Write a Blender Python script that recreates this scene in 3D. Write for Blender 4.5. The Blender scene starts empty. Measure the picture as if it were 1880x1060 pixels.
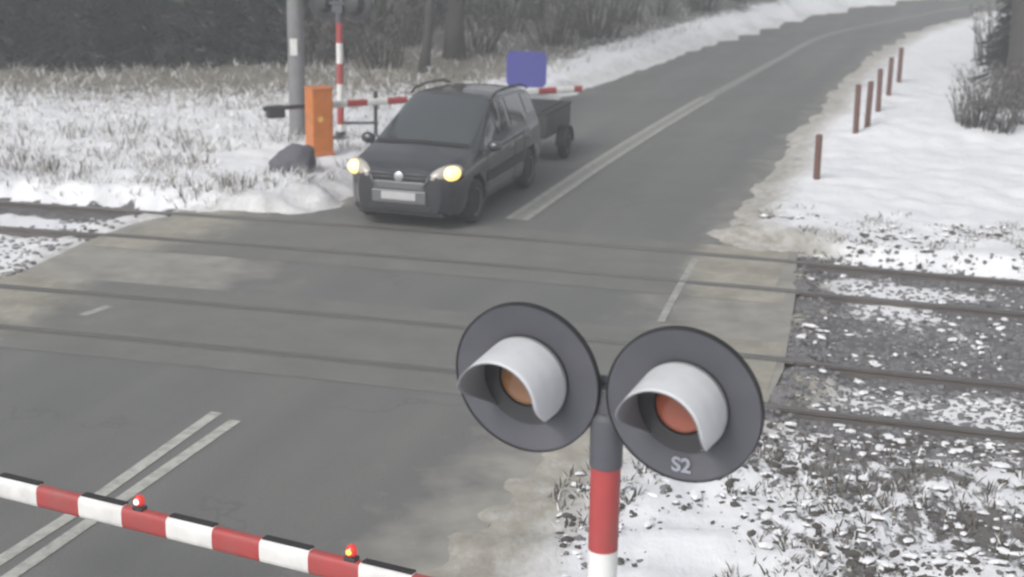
import bpy, bmesh, math, random
import numpy as np
from mathutils import Vector, Matrix, noise
random.seed(7); np.random.seed(7)
R = math.radians
sc = bpy.context.scene
COL = sc.collection
# ------------------------------------------------------------------ camera
F, CH, PITCH, ROLL = 2780.0, 5.0, R(15.5), R(0.9)
fwd = Vector((0, math.cos(PITCH), -math.sin(PITCH)))
r0 = Vector((1, 0, 0)); u0 = r0.cross(fwd)
rt = r0*math.cos(ROLL) + u0*math.sin(ROLL)
up = -r0*math.sin(ROLL) + u0*math.cos(ROLL)
CAM = Vector((0, 0, CH))
def ray(px, py): return rt*((px-940)/F) - up*((py-530)/F) + fwd
def gp(px, py, z=0.0):
    d = ray(px, py); return CAM + d*((z-CH)/d.z)
def at_depth(px, py, D): return CAM + ray(px, py)*D
cd = bpy.data.cameras.new('camera'); cam = bpy.data.objects.new('camera', cd); COL.objects.link(cam)
M = Matrix((rt, up, -fwd)).transposed().to_4x4(); M.translation = CAM
cam.matrix_world = M
cd.sensor_width = 36; cd.lens = F/1880*36; cd.clip_start = .1; cd.clip_end = 3000
cd.dof.use_dof = True; cd.dof.focus_distance = 9.0; cd.dof.aperture_fstop = 2.2
sc.camera = cam
# ------------------------------------------------------------------ helpers
def tag(o, label=None, cat=None, group=None, kind=None):
    if label: o['label'] = label
    if cat: o['category'] = cat
    if group: o['group'] = group
    if kind: o['kind'] = kind
    return o
def empty(name, loc=(0, 0, 0), rz=0.0):
    o = bpy.data.objects.new(name, None); COL.objects.link(o)
    o.location = loc; o.rotation_euler = (0, 0, rz); o.empty_display_size = .2
    return o
class MB:
    """collects shapes and links them as one mesh object"""
    def __init__(s): s.v = []; s.f = []; s.m = []
    def add(s, vs, fs, mi=0):
        b = len(s.v); s.v += [tuple(v) for v in vs]; s.f += [tuple(i+b for i in f) for f in fs]; s.m += [mi]*len(fs)
    def box(s, c, d, rot=None, mi=0):
        c = Vector(c); vs = []
        for sx in (-.5, .5):
            for sy in (-.5, .5):
                for sz in (-.5, .5):
                    p = Vector((sx*d[0], sy*d[1], sz*d[2]))
                    vs.append((rot @ p if rot else p) + c)
        s.add(vs, [(0, 1, 3, 2), (4, 6, 7, 5), (0, 4, 5, 1), (2, 3, 7, 6), (0, 2, 6, 4), (1, 5, 7, 3)], mi)
    def tube(s, pts, rad, n=10, mi=0, cap=True, mis=None):
        pts = [Vector(p) for p in pts]; k = len(pts)
        if not isinstance(rad, (list, tuple)): rad = [rad]*k
        vs = []; ref = None
        for i, p in enumerate(pts):
            t = (pts[min(i+1, k-1)] - pts[max(i-1, 0)])
            if t.length < 1e-9: t = pts[-1]-pts[0]
            t.normalize()
            if ref is None:
                ref = Vector((0, 0, 1)) if abs(t.z) < .9 else Vector((1, 0, 0))
            a = t.cross(ref).normalized(); b = a.cross(t).normalized(); ref = b
            for j in range(n):
                w = 2*math.pi*j/n
                vs.append(p + (a*math.cos(w) + b*math.sin(w))*rad[i])
        for i in range(k-1):
            s.add([], [], 0)
        base = len(s.v); s.v += [tuple(v) for v in vs]
        for i in range(k-1):
            m_ = mis[i] if mis else mi
            for j in range(n):
                j2 = (j+1) % n
                s.f.append((base+i*n+j, base+i*n+j2, base+(i+1)*n+j2, base+(i+1)*n+j)); s.m.append(m_)
        if cap:
            s.f.append(tuple(base+j for j in range(n))[::-1]); s.m.append(mis[0] if mis else mi)
            s.f.append(tuple(base+(k-1)*n+j for j in range(n))); s.m.append(mis[-1] if mis else mi)
    def lathe(s, prof, n=32, axis='X', org=(0, 0, 0), mi=0, cap=True):
        """prof = [(along axis, radius)]"""
        base = len(s.v); org = Vector(org)
        for a, r in prof:
            for j in range(n):
                w = 2*math.pi*j/n; c, q = r*math.cos(w), r*math.sin(w)
                p = {'X': (a, c, q), 'Y': (q, a, c), 'Z': (c, q, a)}[axis]
                s.v.append(tuple(org+Vector(p)))
        for i in range(len(prof)-1):
            for j in range(n):
                j2 = (j+1) % n
                s.f.append((base+i*n+j, base+i*n+j2, base+(i+1)*n+j2, base+(i+1)*n+j)); s.m.append(mi)
        for i in (0, len(prof)-1) if cap else ():
            if prof[i][1] > 1e-6:
                s.f.append(tuple(base+i*n+j for j in (range(n) if i else range(n-1, -1, -1)))); s.m.append(mi)
    def build(s, name, mats, parent=None, smooth=False, bevel=0, auto=None):
        me = bpy.data.meshes.new(name); me.from_pydata(s.v, [], s.f)
        if not isinstance(mats, (list, tuple)): mats = [mats]
        for m in mats: me.materials.append(m)
        me.polygons.foreach_set('material_index', s.m)
        bm = bmesh.new(); bm.from_mesh(me)
        bmesh.ops.remove_doubles(bm, verts=bm.verts, dist=1e-6) if len(s.v) < 20000 else None
        if len(s.v) < 60000 and not getattr(s, 'open', False): bmesh.ops.recalc_face_normals(bm, faces=bm.faces)
        bm.to_mesh(me); bm.free()
        if smooth or auto:
            me.polygons.foreach_set('use_smooth', [True]*len(me.polygons))
        o = bpy.data.objects.new(name, me); COL.objects.link(o)
        if parent: o.parent = parent
        if bevel:
            b = o.modifiers.new('bevel', 'BEVEL'); b.width = bevel; b.segments = 2; b.limit_method = 'ANGLE'; b.angle_limit = R(40)
        if auto:
            try: me.set_sharp_from_angle(angle=R(auto))
            except Exception: pass
        me.update()
        return o
def copy_tree(o, parent=None):
    c = o.copy(); COL.objects.link(c)
    if parent: c.parent = parent
    for ch in list(o.children): copy_tree(ch, c)
    return c
def sstep(a, b, x):
    t = np.clip((x-a)/(b-a), 0, 1); return t*t*(3-2*t)
# ------------------------------------------------------------------ materials
def mat(name, base, rough=.7, metal=0., var=.15, scale=8., bump=0., bscale=40., spec=.5, coat=0., emit=None, estr=0., dirt=None, dirt_amt=.5, dirt_scale=3.):
    m = bpy.data.materials.new(name); m.use_nodes = True
    nt = m.node_tree; N = nt.nodes; L = nt.links
    b = N['Principled BSDF']
    b.inputs['Roughness'].default_value = rough; b.inputs['Metallic'].default_value = metal
    b.inputs['Specular IOR Level'].default_value = spec; b.inputs['Coat Weight'].default_value = coat
    tc = N.new('ShaderNodeTexCoord')
    n1 = N.new('ShaderNodeTexNoise'); n1.inputs['Scale'].default_value = scale; n1.inputs['Detail'].default_value = 6
    L.new(tc.outputs['Object'], n1.inputs['Vector'])
    mx = N.new('ShaderNodeMix'); mx.data_type = 'RGBA'
    c = Vector(base)
    mx.inputs[6].default_value = (*(c*(1-var)), 1); mx.inputs[7].default_value = (*(Vector([min(1, q) for q in c*(1+var)])), 1)
    L.new(n1.outputs['Fac'], mx.inputs[0])
    out = mx.outputs[2]
    if dirt:
        n2 = N.new('ShaderNodeTexNoise'); n2.inputs['Scale'].default_value = dirt_scale; n2.inputs['Detail'].default_value = 8; n2.inputs['Roughness'].default_value = .65
        L.new(tc.outputs['Object'], n2.inputs['Vector'])
        mr = N.new('ShaderNodeMapRange'); mr.inputs[1].default_value = .45; mr.inputs[2].default_value = .75; mr.inputs[4].default_value = dirt_amt
        L.new(n2.outputs['Fac'], mr.inputs[0])
        m2 = N.new('ShaderNodeMix'); m2.data_type = 'RGBA'; m2.inputs[7].default_value = (*dirt, 1)
        L.new(mr.outputs[0], m2.inputs[0]); L.new(out, m2.inputs[6]); out = m2.outputs[2]
    L.new(out, b.inputs['Base Color'])
    if bump:
        n3 = N.new('ShaderNodeTexNoise'); n3.inputs['Scale'].default_value = bscale; n3.inputs['Detail'].default_value = 4
        L.new(tc.outputs['Object'], n3.inputs['Vector'])
        bp = N.new('ShaderNodeBump'); bp.inputs['Strength'].default_value = bump; bp.inputs['Distance'].default_value = .02
        L.new(n3.outputs['Fac'], bp.inputs['Height']); L.new(bp.outputs[0], b.inputs['Normal'])
    if emit:
        b.inputs['Emission Color'].default_value = (*emit, 1); b.inputs['Emission Strength'].default_value = estr
    return m
PT = dict(dirt=(.16, .15, .13), dirt_amt=.35)
m_red = mat('red_paint', (.36, .050, .050), .45, **PT)
m_white = mat('white_paint', (.70, .70, .685), .45, **PT)
m_disc = mat('signal_plate_paint', (.074, .075, .090), .6, var=.16, scale=4, dirt=(.12, .12, .12), dirt_amt=.4)
m_dark = mat('dark_metal', (.035, .035, .038), .5)
m_black = mat('flat_black', (.012, .012, .012), .7)
m_hood = mat('pale_hood_paint', (.62, .63, .65), .4, var=.08, **PT)
m_hoodin = mat('hood_inside', (.20, .20, .21), .7)
m_lens = mat('lens_glass', (.27, .125, .05), .3, var=.35, scale=5, coat=.3)
m_lens2 = mat('red_lens_glass', (.37, .095, .05), .3, var=.35, scale=5, coat=.3)
m_letter = mat('pale_lettering', (.30, .31, .36), .6)
m_rail = mat('rail_steel', (.115, .105, .098), .6, metal=.1, bump=.2)
m_railtop = mat('rail_running_top', (.14, .135, .13), .4, metal=.35)
m_conc = mat('pole_concrete', (.20, .20, .205), .85, bump=.3, dirt=(.1, .1, .1))
m_orange = mat('orange_enamel', (.55, .17, .035), .45, dirt=(.25, .12, .05), dirt_amt=.5, dirt_scale=5)
m_yellow = mat('yellow_sticker', (.75, .45, .10), .5)
m_rust = mat('rusty_post', (.13, .06, .045), .75, dirt=(.05, .04, .04))
m_blue = mat('blue_sign_face', (.055, .060, .27), .5)
m_signback = mat('sign_grey', (.3, .3, .31), .5)
m_bark = mat('bark', (.050, .045, .042), .9, bump=.6, bscale=25, dirt=(.09, .09, .085))
m_twig = mat('twigs', (.105, .095, .085), .9)
m_twig2 = mat('frosted_twigs', (.24, .235, .225), .9)
m_needle = mat('spruce_needles', (.021, .026, .025), .9, var=.35, scale=3)
m_snow = mat('snow_cap', (.80, .81, .83), .6, var=.05, bump=.3, bscale=12)
m_stone = mat('boulder', (.10, .10, .115), .85, bump=.6, bscale=15)
m_frost = mat('frosted_weeds', (.74, .74, .745), .8, var=.18, scale=1.5)
m_weed = mat('dry_weeds', (.19, .165, .125), .9, var=.35, scale=1.2)
m_straw = mat('pale_straw', (.26, .24, .20), .9, var=.35, scale=.8)
m_weedd = mat('dead_weeds', (.075, .068, .06), .9, var=.3, scale=2)
m_soilc = mat('dark_soil', (.075, .068, .062), .95, var=.3)
m_grav = mat('ballast_stone', (.165, .162, .166), .9, var=.3, scale=9)
m_mark = mat('road_paint', (.43, .43, .40), .7, var=.2, scale=5, dirt=(.16, .16, .15), dirt_amt=.8, dirt_scale=9)
m_markw = mat('worn_road_paint', (.34, .34, .315), .75, var=.2, scale=5, dirt=(.15, .15, .14), dirt_amt=.95, dirt_scale=7)

def make_mat(name):
    m = bpy.data.materials.new(name); m.use_nodes = True
    return m, m.node_tree.nodes, m.node_tree.links, m.node_tree.nodes['Principled BSDF']
def nd(N, t, **k):
    n = N.new(t)
    for a, v in k.items():
        if a.startswith('_'): n.inputs[int(a[1:])].default_value = v
        else: setattr(n, a, v)
    return n
def noise_n(N, L, vec, scale, detail=6, rough=.55):
    n = N.new('ShaderNodeTexNoise'); n.inputs['Scale'].default_value = scale; n.inputs['Detail'].default_value = detail; n.inputs['Roughness'].default_value = rough
    L.new(vec, n.inputs['Vector']); return n.outputs['Fac']
def mixc(N, L, fac, a, b):
    m = N.new('ShaderNodeMix'); m.data_type = 'RGBA'
    if isinstance(fac, float): m.inputs[0].default_value = fac
    else: L.new(fac, m.inputs[0])
    for i, c in ((6, a), (7, b)):
        if isinstance(c, tuple): m.inputs[i].default_value = (*c, 1)
        else: L.new(c, m.inputs[i])
    return m.outputs[2]
def maprange(N, L, v, a, b, c=0., d=1.):
    m = N.new('ShaderNodeMapRange'); L.new(v, m.inputs[0])
    for i, q in enumerate((a, b, c, d)): m.inputs[i+1].default_value = q
    return m.outputs[0]
def math_n(N, L, op, a, b):
    m = N.new('ShaderNodeMath'); m.operation = op
    for i, q in enumerate((a, b)):
        if isinstance(q, (int, float)): m.inputs[i].default_value = q
        else: L.new(q, m.inputs[i])
    return m.outputs[0]
def attr(N, name):
    a = N.new('ShaderNodeAttribute'); a.attribute_name = name; return a.outputs['Fac']

# ground: snow over litter / ballast / dry grass, weights computed per vertex
m_ground, N, L, B = make_mat('ground_snow_and_soil')
pos = N.new('ShaderNodeNewGeometry').outputs['Position']
stretch = N.new('ShaderNodeMapping'); stretch.inputs['Scale'].default_value = (1, .62, 1); L.new(pos, stretch.inputs['Vector'])
sv = stretch.outputs[0]
nf = noise_n(N, L, sv, 3.4, 12, .78)
nh = noise_n(N, L, sv, 9, 8, .6)
nn = math_n(N, L, 'ADD', math_n(N, L, 'MULTIPLY', nf, .65), math_n(N, L, 'MULTIPLY', nh, .35))
thr = maprange(N, L, attr(N, 'snow'), 0, 1, .66, .28)
sn = maprange(N, L, math_n(N, L, 'SUBTRACT', nn, thr), -.025, .025)
soil = mixc(N, L, nh, (.070, .068, .067), (.16, .155, .152))
grassy = mixc(N, L, noise_n(N, L, pos, 6, 8), (.13, .12, .10), (.27, .255, .22))
vor = N.new('ShaderNodeTexVoronoi'); vor.inputs['Scale'].default_value = 16; L.new(pos, vor.inputs['Vector'])
ball = mixc(N, L, vor.outputs['Color'], (.125, .123, .128), (.19, .186, .19))
under = mixc(N, L, attr(N, 'grass'), soil, grassy)
ball = mixc(N, L, maprange(N, L, noise_n(N, L, pos, 3.5, 9, .7), .42, .62, 0., .7), ball, (.075, .073, .076))
under = mixc(N, L, attr(N, 'ballast'), under, ball)
snowc = mixc(N, L, noise_n(N, L, pos, 1.3, 8), (.66, .67, .70), (.80, .81, .83))
slush = mixc(N, L, noise_n(N, L, pos, 5, 8), (.20, .185, .155), (.46, .44, .39))
da = math_n(N, L, 'ADD', attr(N, 'dirt'), math_n(N, L, 'MULTIPLY', math_n(N, L, 'SUBTRACT', nn, .5), 1.2))
dm = maprange(N, L, da, .25, .8)
snowc = mixc(N, L, dm, snowc, slush)
colr = mixc(N, L, sn, under, snowc)
L.new(colr, B.inputs['Base Color']); B.inputs['Roughness'].default_value = .75; B.inputs['Specular IOR Level'].default_value = .25
bp = N.new('ShaderNodeBump'); bp.inputs['Strength'].default_value = .7; bp.inputs['Distance'].default_value = .05
hgt = math_n(N, L, 'ADD', math_n(N, L, 'MULTIPLY', sn, .6), math_n(N, L, 'MULTIPLY', nh, .6))
L.new(hgt, bp.inputs['Height']); L.new(bp.outputs[0], B.inputs['Normal'])

# road asphalt
m_road, N, L, B = make_mat('worn_salted_asphalt')
pos = N.new('ShaderNodeNewGeometry').outputs['Position']
rl = N.new('ShaderNodeMapping'); rl.inputs['Rotation'].default_value = (0, 0, R(17.9)); L.new(pos, rl.inputs['Vector'])
rs = N.new('ShaderNodeMapping'); rs.inputs['Scale'].default_value = (1, .13, 1); L.new(rl.outputs[0], rs.inputs['Vector'])
streak = noise_n(N, L, rs.outputs[0], 1.1, 7, .6)
blot = noise_n(N, L, pos, .35, 8, .6)
fine = noise_n(N, L, pos, 45, 3, .6)
c = mixc(N, L, maprange(N, L, streak, .3, .7), (.135, .135, .136), (.185, .184, .177))
c = mixc(N, L, maprange(N, L, blot, .35, .7, 0., .5), c, (.176, .179, .164))
c = mixc(N, L, maprange(N, L, fine, .3, .7, 0., .45), c, (.085, .085, .085))
vc = N.new('ShaderNodeTexVoronoi'); vc.feature = 'DISTANCE_TO_EDGE'; vc.inputs['Scale'].default_value = .42
wz = N.new('ShaderNodeVectorMath'); wz.operation = 'ADD'; wn = N.new('ShaderNodeTexNoise'); wn.inputs['Scale'].default_value = 1.8; wn.inputs['Detail'].default_value = 6; L.new(pos, wn.inputs['Vector']); L.new(wn.outputs['Color'], wz.inputs[0]); L.new(pos, wz.inputs[1]); L.new(wz.outputs[0], vc.inputs['Vector'])
crk = math_n(N, L, 'MULTIPLY', maprange(N, L, vc.outputs['Distance'], .004, .014, 1., 0.), maprange(N, L, noise_n(N, L, pos, .5, 3), .52, .60))
c = mixc(N, L, math_n(N, L, 'MULTIPLY', crk, .30), c, (.07, .07, .07))
sp = N.new('ShaderNodeSeparateXYZ'); L.new(rl.outputs[0], sp.inputs[0])
trkw = math_n(N, L, 'SINE', math_n(N, L, 'ADD', math_n(N, L, 'MULTIPLY', sp.outputs['X'], 4.1), math_n(N, L, 'MULTIPLY', streak, 1.5)), 0.)
c = mixc(N, L, maprange(N, L, trkw, .1, 1., 0., .30), c, (.115, .115, .117))
du = maprange(N, L, math_n(N, L, 'ADD', attr(N, 'dust'), math_n(N, L, 'MULTIPLY', math_n(N, L, 'SUBTRACT', noise_n(N, L, pos, 2, 8, .6), .5), 1.3)), .25, .9, 0., .85)
c = mixc(N, L, du, c, (.33, .315, .28))
L.new(c, B.inputs['Base Color']); B.inputs['Specular IOR Level'].default_value = .35
L.new(maprange(N, L, blot, .3, .7, .6, .85), B.inputs['Roughness'])
bp = N.new('ShaderNodeBump'); bp.inputs['Strength'].default_value = .25; bp.inputs['Distance'].default_value = .01
L.new(fine, bp.inputs['Height']); L.new(bp.outputs[0], B.inputs['Normal'])
# crossing slabs
m_deck, N, L, B = make_mat('crossing_slab_concrete')
pos = N.new('ShaderNodeNewGeometry').outputs['Position']
n1 = noise_n(N, L, pos, 1.6, 9, .65); n2 = noise_n(N, L, pos, 30, 3)
c = mixc(N, L, maprange(N, L, n1, .3, .7), (.138, .138, .131), (.178, .178, .166))
du = maprange(N, L, math_n(N, L, 'ADD', attr(N, 'dust'), math_n(N, L, 'MULTIPLY', math_n(N, L, 'SUBTRACT', n1, .5), .9)), .25, .8)
c = mixc(N, L, du, c, mixc(N, L, maprange(N, L, n1, .4, .65), (.25, .235, .195), (.39, .37, .315)))
c = mixc(N, L, maprange(N, L, n2, .35, .7, 0., .3), c, (.12, .118, .11))
L.new(c, B.inputs['Base Color']); B.inputs['Roughness'].default_value = .8
m_groove = mat('groove_grime', (.126, .124, .116), .9, var=.3, scale=3)

# ------------------------------------------------------------------ road & track layout
A = R(-15.2)
UV = Vector((math.cos(A), math.sin(A))); NV = Vector((-math.sin(A), math.cos(A))); C0 = 19.9
RAILPX = [[(306, 390), (431, 402), (502, 404), (1340, 473), (1521, 482), (1700, 498)],
          [(210, 433), (407, 447), (622, 461), (785, 476), (1340, 529), (1455, 538), (1678, 559), (1880, 579)],
          [(0, 529), (86, 536), (297, 555), (565, 579), (852, 603), (1400, 660), (1630, 681), (1880, 706)],
          [(0, 601), (86, 608), (287, 627), (574, 658), (842, 685), (1400, 746), (1751, 783), (1880, 797)]]
OFF = [0, -1.5, -4.3, -5.8]
def to_uv(p): q = Vector((p[0], p[1])); return q.dot(UV), q.dot(NV)-C0
def from_uv(u, v): q = UV*u + NV*(v+C0); return Vector((q.x, q.y))
# the tracks lie on a very slight curve: one common quadratic fitted to all four rails
_u, _v = [], []
for k, P in enumerate(RAILPX):
    for p in P:
        g = gp(*p); a, b = to_uv(g); _u.append(a); _v.append(b-OFF[k])
_c = np.polyfit(_u, _v, 2)
def vrail(u, off): return off + np.polyval(_c, np.clip(u, -16, 22)) if abs(u) < 200 else off
def rail_xy(u, off): return from_uv(u, float(vrail(u, off)))
def vt(x, y):
    """distance across the tracks measured from the farthest rail (arrays)"""
    u = x*UV.x + y*UV.y; v = x*NV.x + y*NV.y - C0
    return u, v - np.polyval(_c, np.clip(u, -16, 22))

LEFTPX = [(2700, -62), (2200, -48), (1900, -30), (1750, -12), (1619, 4), (1515, 19), (1411, 46), (1307, 77), (1204, 112), (1100, 151), (1000, 190), (860, 246), (740, 302), (650, 349), (590, 371), (520, 384), (400, 393), (300, 398), (235, 414), (150, 447), (60, 490), (0, 514), (-150, 575), (-700, 790), (-1500, 1150), (-1900, 1500)]
RIGHTPX = [(2900, -38), (2500, -24), (2150, -8), (1980, 2), (1847, 21), (1764, 37), (1681, 62), (1619, 95), (1556, 154), (1494, 221), (1432, 297), (1375, 375), (1350, 425), (1380, 446), (1462, 458), (1462, 530), (1452, 600), (1438, 680), (1405, 748), (1300, 765), (1180, 768), (1100, 785), (1040, 822), (950, 910), (866, 999), (800, 1075), (600, 1300), (520, 1500)]
RL = [gp(*p).to_2d() for p in LEFTPX]; RR = [gp(*p).to_2d() for p in RIGHTPX]
POLY = RL + RR[::-1]
def seg_dist(x, y, pts, closed=True):
    d = np.full(x.shape, 1e9); n = len(pts)
    for i in range(n if closed else n-1):
        a, b = pts[i], pts[(i+1) % n]
        ex, ey = b[0]-a[0], b[1]-a[1]; L2 = ex*ex+ey*ey+1e-12
        t = np.clip(((x-a[0])*ex+(y-a[1])*ey)/L2, 0, 1)
        d = np.minimum(d, np.hypot(x-a[0]-t*ex, y-a[1]-t*ey))
    return d
def inside(x, y, pts):
    c = np.zeros(x.shape, bool); n = len(pts)
    for i in range(n):
        a, b = pts[i], pts[(i+1) % n]
        if abs(b[1]-a[1]) < 1e-12: continue
        k = ((a[1] > y) != (b[1] > y)) & (x < (b[0]-a[0])*(y-a[1])/(b[1]-a[1])+a[0])
        c ^= k
    return c
def nz(x, y, s, seed=0, oct=3):
    out = np.empty(x.shape)
    for i, (a, b) in enumerate(zip(x.ravel(), y.ravel())):
        out.flat[i] = noise.fractal((a*s+seed*13.1, b*s-seed*7.7, seed*3.3), 1.0, 2.1, oct)
    return out
ROADC = [gp(*p).to_2d() for p in [(-600, 1440), (0, 1042), (413, 766), (950, 403), (1117, 290), (1266, 199), (1349, 153), (1432, 108), (1515, 66), (1650, 36), (1800, 10), (2100, -20)]]
def side_of_road(x, y):
    """>0 to the right of the road's axis (approx.)"""
    best = np.full(x.shape, 1e9); s = np.zeros(x.shape)
    for a, b in zip(ROADC[:-1], ROADC[1:]):
        ex, ey = b[0]-a[0], b[1]-a[1]; t = np.clip(((x-a[0])*ex+(y-a[1])*ey)/(ex*ex+ey*ey), 0, 1)
        d = np.hypot(x-a[0]-t*ex, y-a[1]-t*ey); k = d < best
        best = np.where(k, d, best); s = np.where(k, (x-a[0])*ey-(y-a[1])*ex, s)
    return np.sign(s)*best
def heights(x, y, detail=True):
    d = seg_dist(x, y, POLY); ins = inside(x, y, POLY); d = np.where(ins, -d, d)
    u, v = vt(x, y); s = side_of_road(x, y)
    n1 = nz(x, y, .35, 1); n2 = nz(x, y, 2.2, 2, 3) if detail else np.zeros(x.shape)
    left = s < 0; vq = v+.16*n2+.10*n1
    trk = sstep(-7.0, -6.4, vq)*(1-sstep(.22, .62, vq))
    far = sstep(.22, .62, vq)
    z = np.where(left, .24, .16)*far + .05*n1*far + .05*n2
    z = z*(1-trk) + (-.085+.03*n2+.04*n1)*trk + trk*(.125+.07*n2)*(1-sstep(.05, .6, d+.5*n1))*(d > 0)*(np.minimum(np.minimum(np.abs(v), np.abs(v+1.5)), np.minimum(np.abs(v+4.3), np.abs(v+5.8))) > .2)
    near = 1-sstep(-6.9, -6.4, v)
    zn = .045+.06*n1+.05*n2
    z = z + near*np.where((d < 1.2) & (s > 0), np.maximum(zn, .04+.015*n2), zn)
    dd = np.hypot(x, y)
    z = z + .25*sstep(27.3, 29.6, y)*(1-sstep(29.8, 31.5, y))*sstep(5.2, 7.5, x)*(s > 0)
    z = z + np.where(left, .9*sstep(38, 60, y)*sstep(2, 8, d), 0)
    rim = sstep(np.where(v > 1.5, -.32, -.55), np.where(v > 1.5, .7, .5), d+np.where((v < -6.3) | (v > 1.5), .10, .24)*n2+.13*n1+.12*(v < -6.3)*(s > 0))
    z = np.where(d < -.8, -.09, (1-rim)*(-.022) + rim*np.maximum(z, -.2))
    return z, d, u, v, s, n1, n2
def hz(x, y):
    return float(heights(np.array([float(x)]), np.array([float(y)]))[0][0])
def gpt(px, py):
    z = 0.0
    for _ in range(4):
        p = gp(px, py, z); z = hz(p.x, p.y)
    p = gp(px, py, z); return p

def axis(fine, lo, hi, far, ratio=1.16):
    a = list(np.arange(lo, hi, fine)); st = fine
    q = a[-1]
    while q < far: st = min(st*ratio, 30); q += st; a.append(q)
    st = fine; q = a[0]; pre = []
    while q > -far: st = min(st*ratio, 30); q -= st; pre.append(q)
    return np.array(pre[::-1]+a)
xs = axis(.10, -11.5, 11.5, 420); ys = axis(.11, 8.6, 36, 420)
X, Y = np.meshgrid(xs, ys)
Z, D, U, V, S, n1, n2 = heights(X, Y)
me = bpy.data.meshes.new('ground')
nx, ny = len(xs), len(ys)
vv = np.stack([X.ravel(), Y.ravel(), Z.ravel()], 1)
idx = np.arange(nx*ny).reshape(ny, nx)
ff = np.stack([idx[:-1, :-1].ravel(), idx[:-1, 1:].ravel(), idx[1:, 1:].ravel(), idx[1:, :-1].ravel()], 1)
me.from_pydata(vv.tolist(), [], ff.tolist())
me.polygons.foreach_set('use_smooth', [True]*len(me.polygons))
VQ = V+.16*n2+.10*n1
trk = sstep(-6.9, -6.1, VQ)*(1-sstep(.20, .46, VQ))
left = S < 0
nb = nz(X, Y, .55, 5, 3); nl = nz(X, Y, .22, 8, 2)
snow = np.where(left, .86, 1.0) + 0*V
# far-left: weeds turn to dry grass, then dark litter under the trees
snow = np.where(left & (V > 0), np.clip(.88-.75*sstep(27.5, 36.5, Y+2.0*nl)*sstep(.8, 2.6, D), 0.02, 1), snow)
snow = np.where(~left & (V > .5), np.clip(.72+.4*sstep(1.2, 2.6, V+.5*nb)-.25*sstep(32, 40, Y)*(nb > .0), 0, 1.05), snow)
nearr = V < -6.5
snow = np.where(nearr & ~left, .77+.60*nb-.10*sstep(1.0, 3.2, X)-.18*(1-sstep(-8.2, -6.6, V))*0-.12*np.exp(-((V+7.0)/.8)**2), snow)
band = np.exp(-((V+.72)/.45)**2)*.55 + np.exp(-((V+2.75)/.9)**2)*.70 + np.exp(-((V+5.0)/.5)**2)*.66
snow = np.where(trk > .5, np.clip(.16+band+.85*nb, 0, .95), snow)
snow = np.where((D < 3.0) & (trk > .5) & ~left, snow-.20*(1-D/3.0)*(1+nb), snow)
snow = np.where((V < -6.2) & ~left & (D < .75), np.maximum(snow, .98-.15*nb), snow)
dirt = np.clip(1.05*(1-sstep(.0, 1.25, D+.2*n1))+0, 0, 1)*np.where(~left, np.where(V > -.2, .72, .8), .42)
grass = np.where(left, sstep(1, 4, V), .2)*(1-sstep(37, 43, Y)*.8)
for nm, arr in (('snow', snow), ('dirt', dirt), ('ballast', trk), ('grass', grass)):
    at = me.attributes.new(nm, 'FLOAT', 'POINT'); at.data.foreach_set('value', np.ascontiguousarray(arr.ravel(), dtype=np.float32))
me.materials.append(m_ground)
o = bpy.data.objects.new('ground', me); COL.objects.link(o); o['kind'] = 'structure'

# road sheet (gridded so that the dust weight can vary), z = 0
def sheet(name, poly, z, m, step=.5, dust=None, kind='structure', zone=None):
    xs_ = [p[0] for p in poly]; ys_ = [p[1] for p in poly]
    from mathutils.geometry import delaunay_2d_cdt
    ve, _e, fa, *_r = delaunay_2d_cdt([Vector((p[0], p[1])) for p in poly], [], [list(range(len(poly)))], 1, 1e-5)
    bm = bmesh.new(); vs = [bm.verts.new((p[0], p[1], z)) for p in ve]
    for f in fa: bm.faces.new([vs[i] for i in f])
    if zone:
        for ax, (a, b) in ((0, zone[0]), (1, zone[1])):
            q = a
            while q < b:
                no = Vector((1, 0, 0)) if ax == 0 else Vector((0, 1, 0))
                bmesh.ops.bisect_plane(bm, geom=bm.verts[:]+bm.edges[:]+bm.faces[:], plane_co=no*q, plane_no=no); q += step
    bm.normal_update()
    for f in bm.faces:
        if f.normal.z < 0: f.normal_flip()
    me = bpy.data.meshes.new(name); bm.to_mesh(me); bm.free()
    if dust is not None:
        co = np.array([v.co[:] for v in me.vertices]); at = me.attributes.new('dust', 'FLOAT', 'POINT')
        at.data.foreach_set('value', dust(co[:, 0], co[:, 1]).astype(np.float32))
    me.materials.append(m); o = bpy.data.objects.new(name, me); COL.objects.link(o)
    if kind: o['kind'] = kind
    return o
def road_dust(x, y):
    d = seg_dist(x, y, POLY); u, v = vt(x, y); s = side_of_road(x, y)
    e = 1-sstep(0, np.where((v < -6.5) & (s > 0), 1.5, .9), d)
    e = e*np.where((v < -6.5) & (s < 0), .2, np.where(v > 2, .45, .8))
    mid = .75*(1-sstep(.6, 2.2, np.abs(v+2.9)-.6))*(1-sstep(0.2, 2.6, d-np.where(s < 0, 1.6, .2)))
    return np.maximum(e, mid)
sheet('road', POLY, 0.0, m_road, .45, road_dust, zone=((-9, 30), (8.5, 74)))

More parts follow.
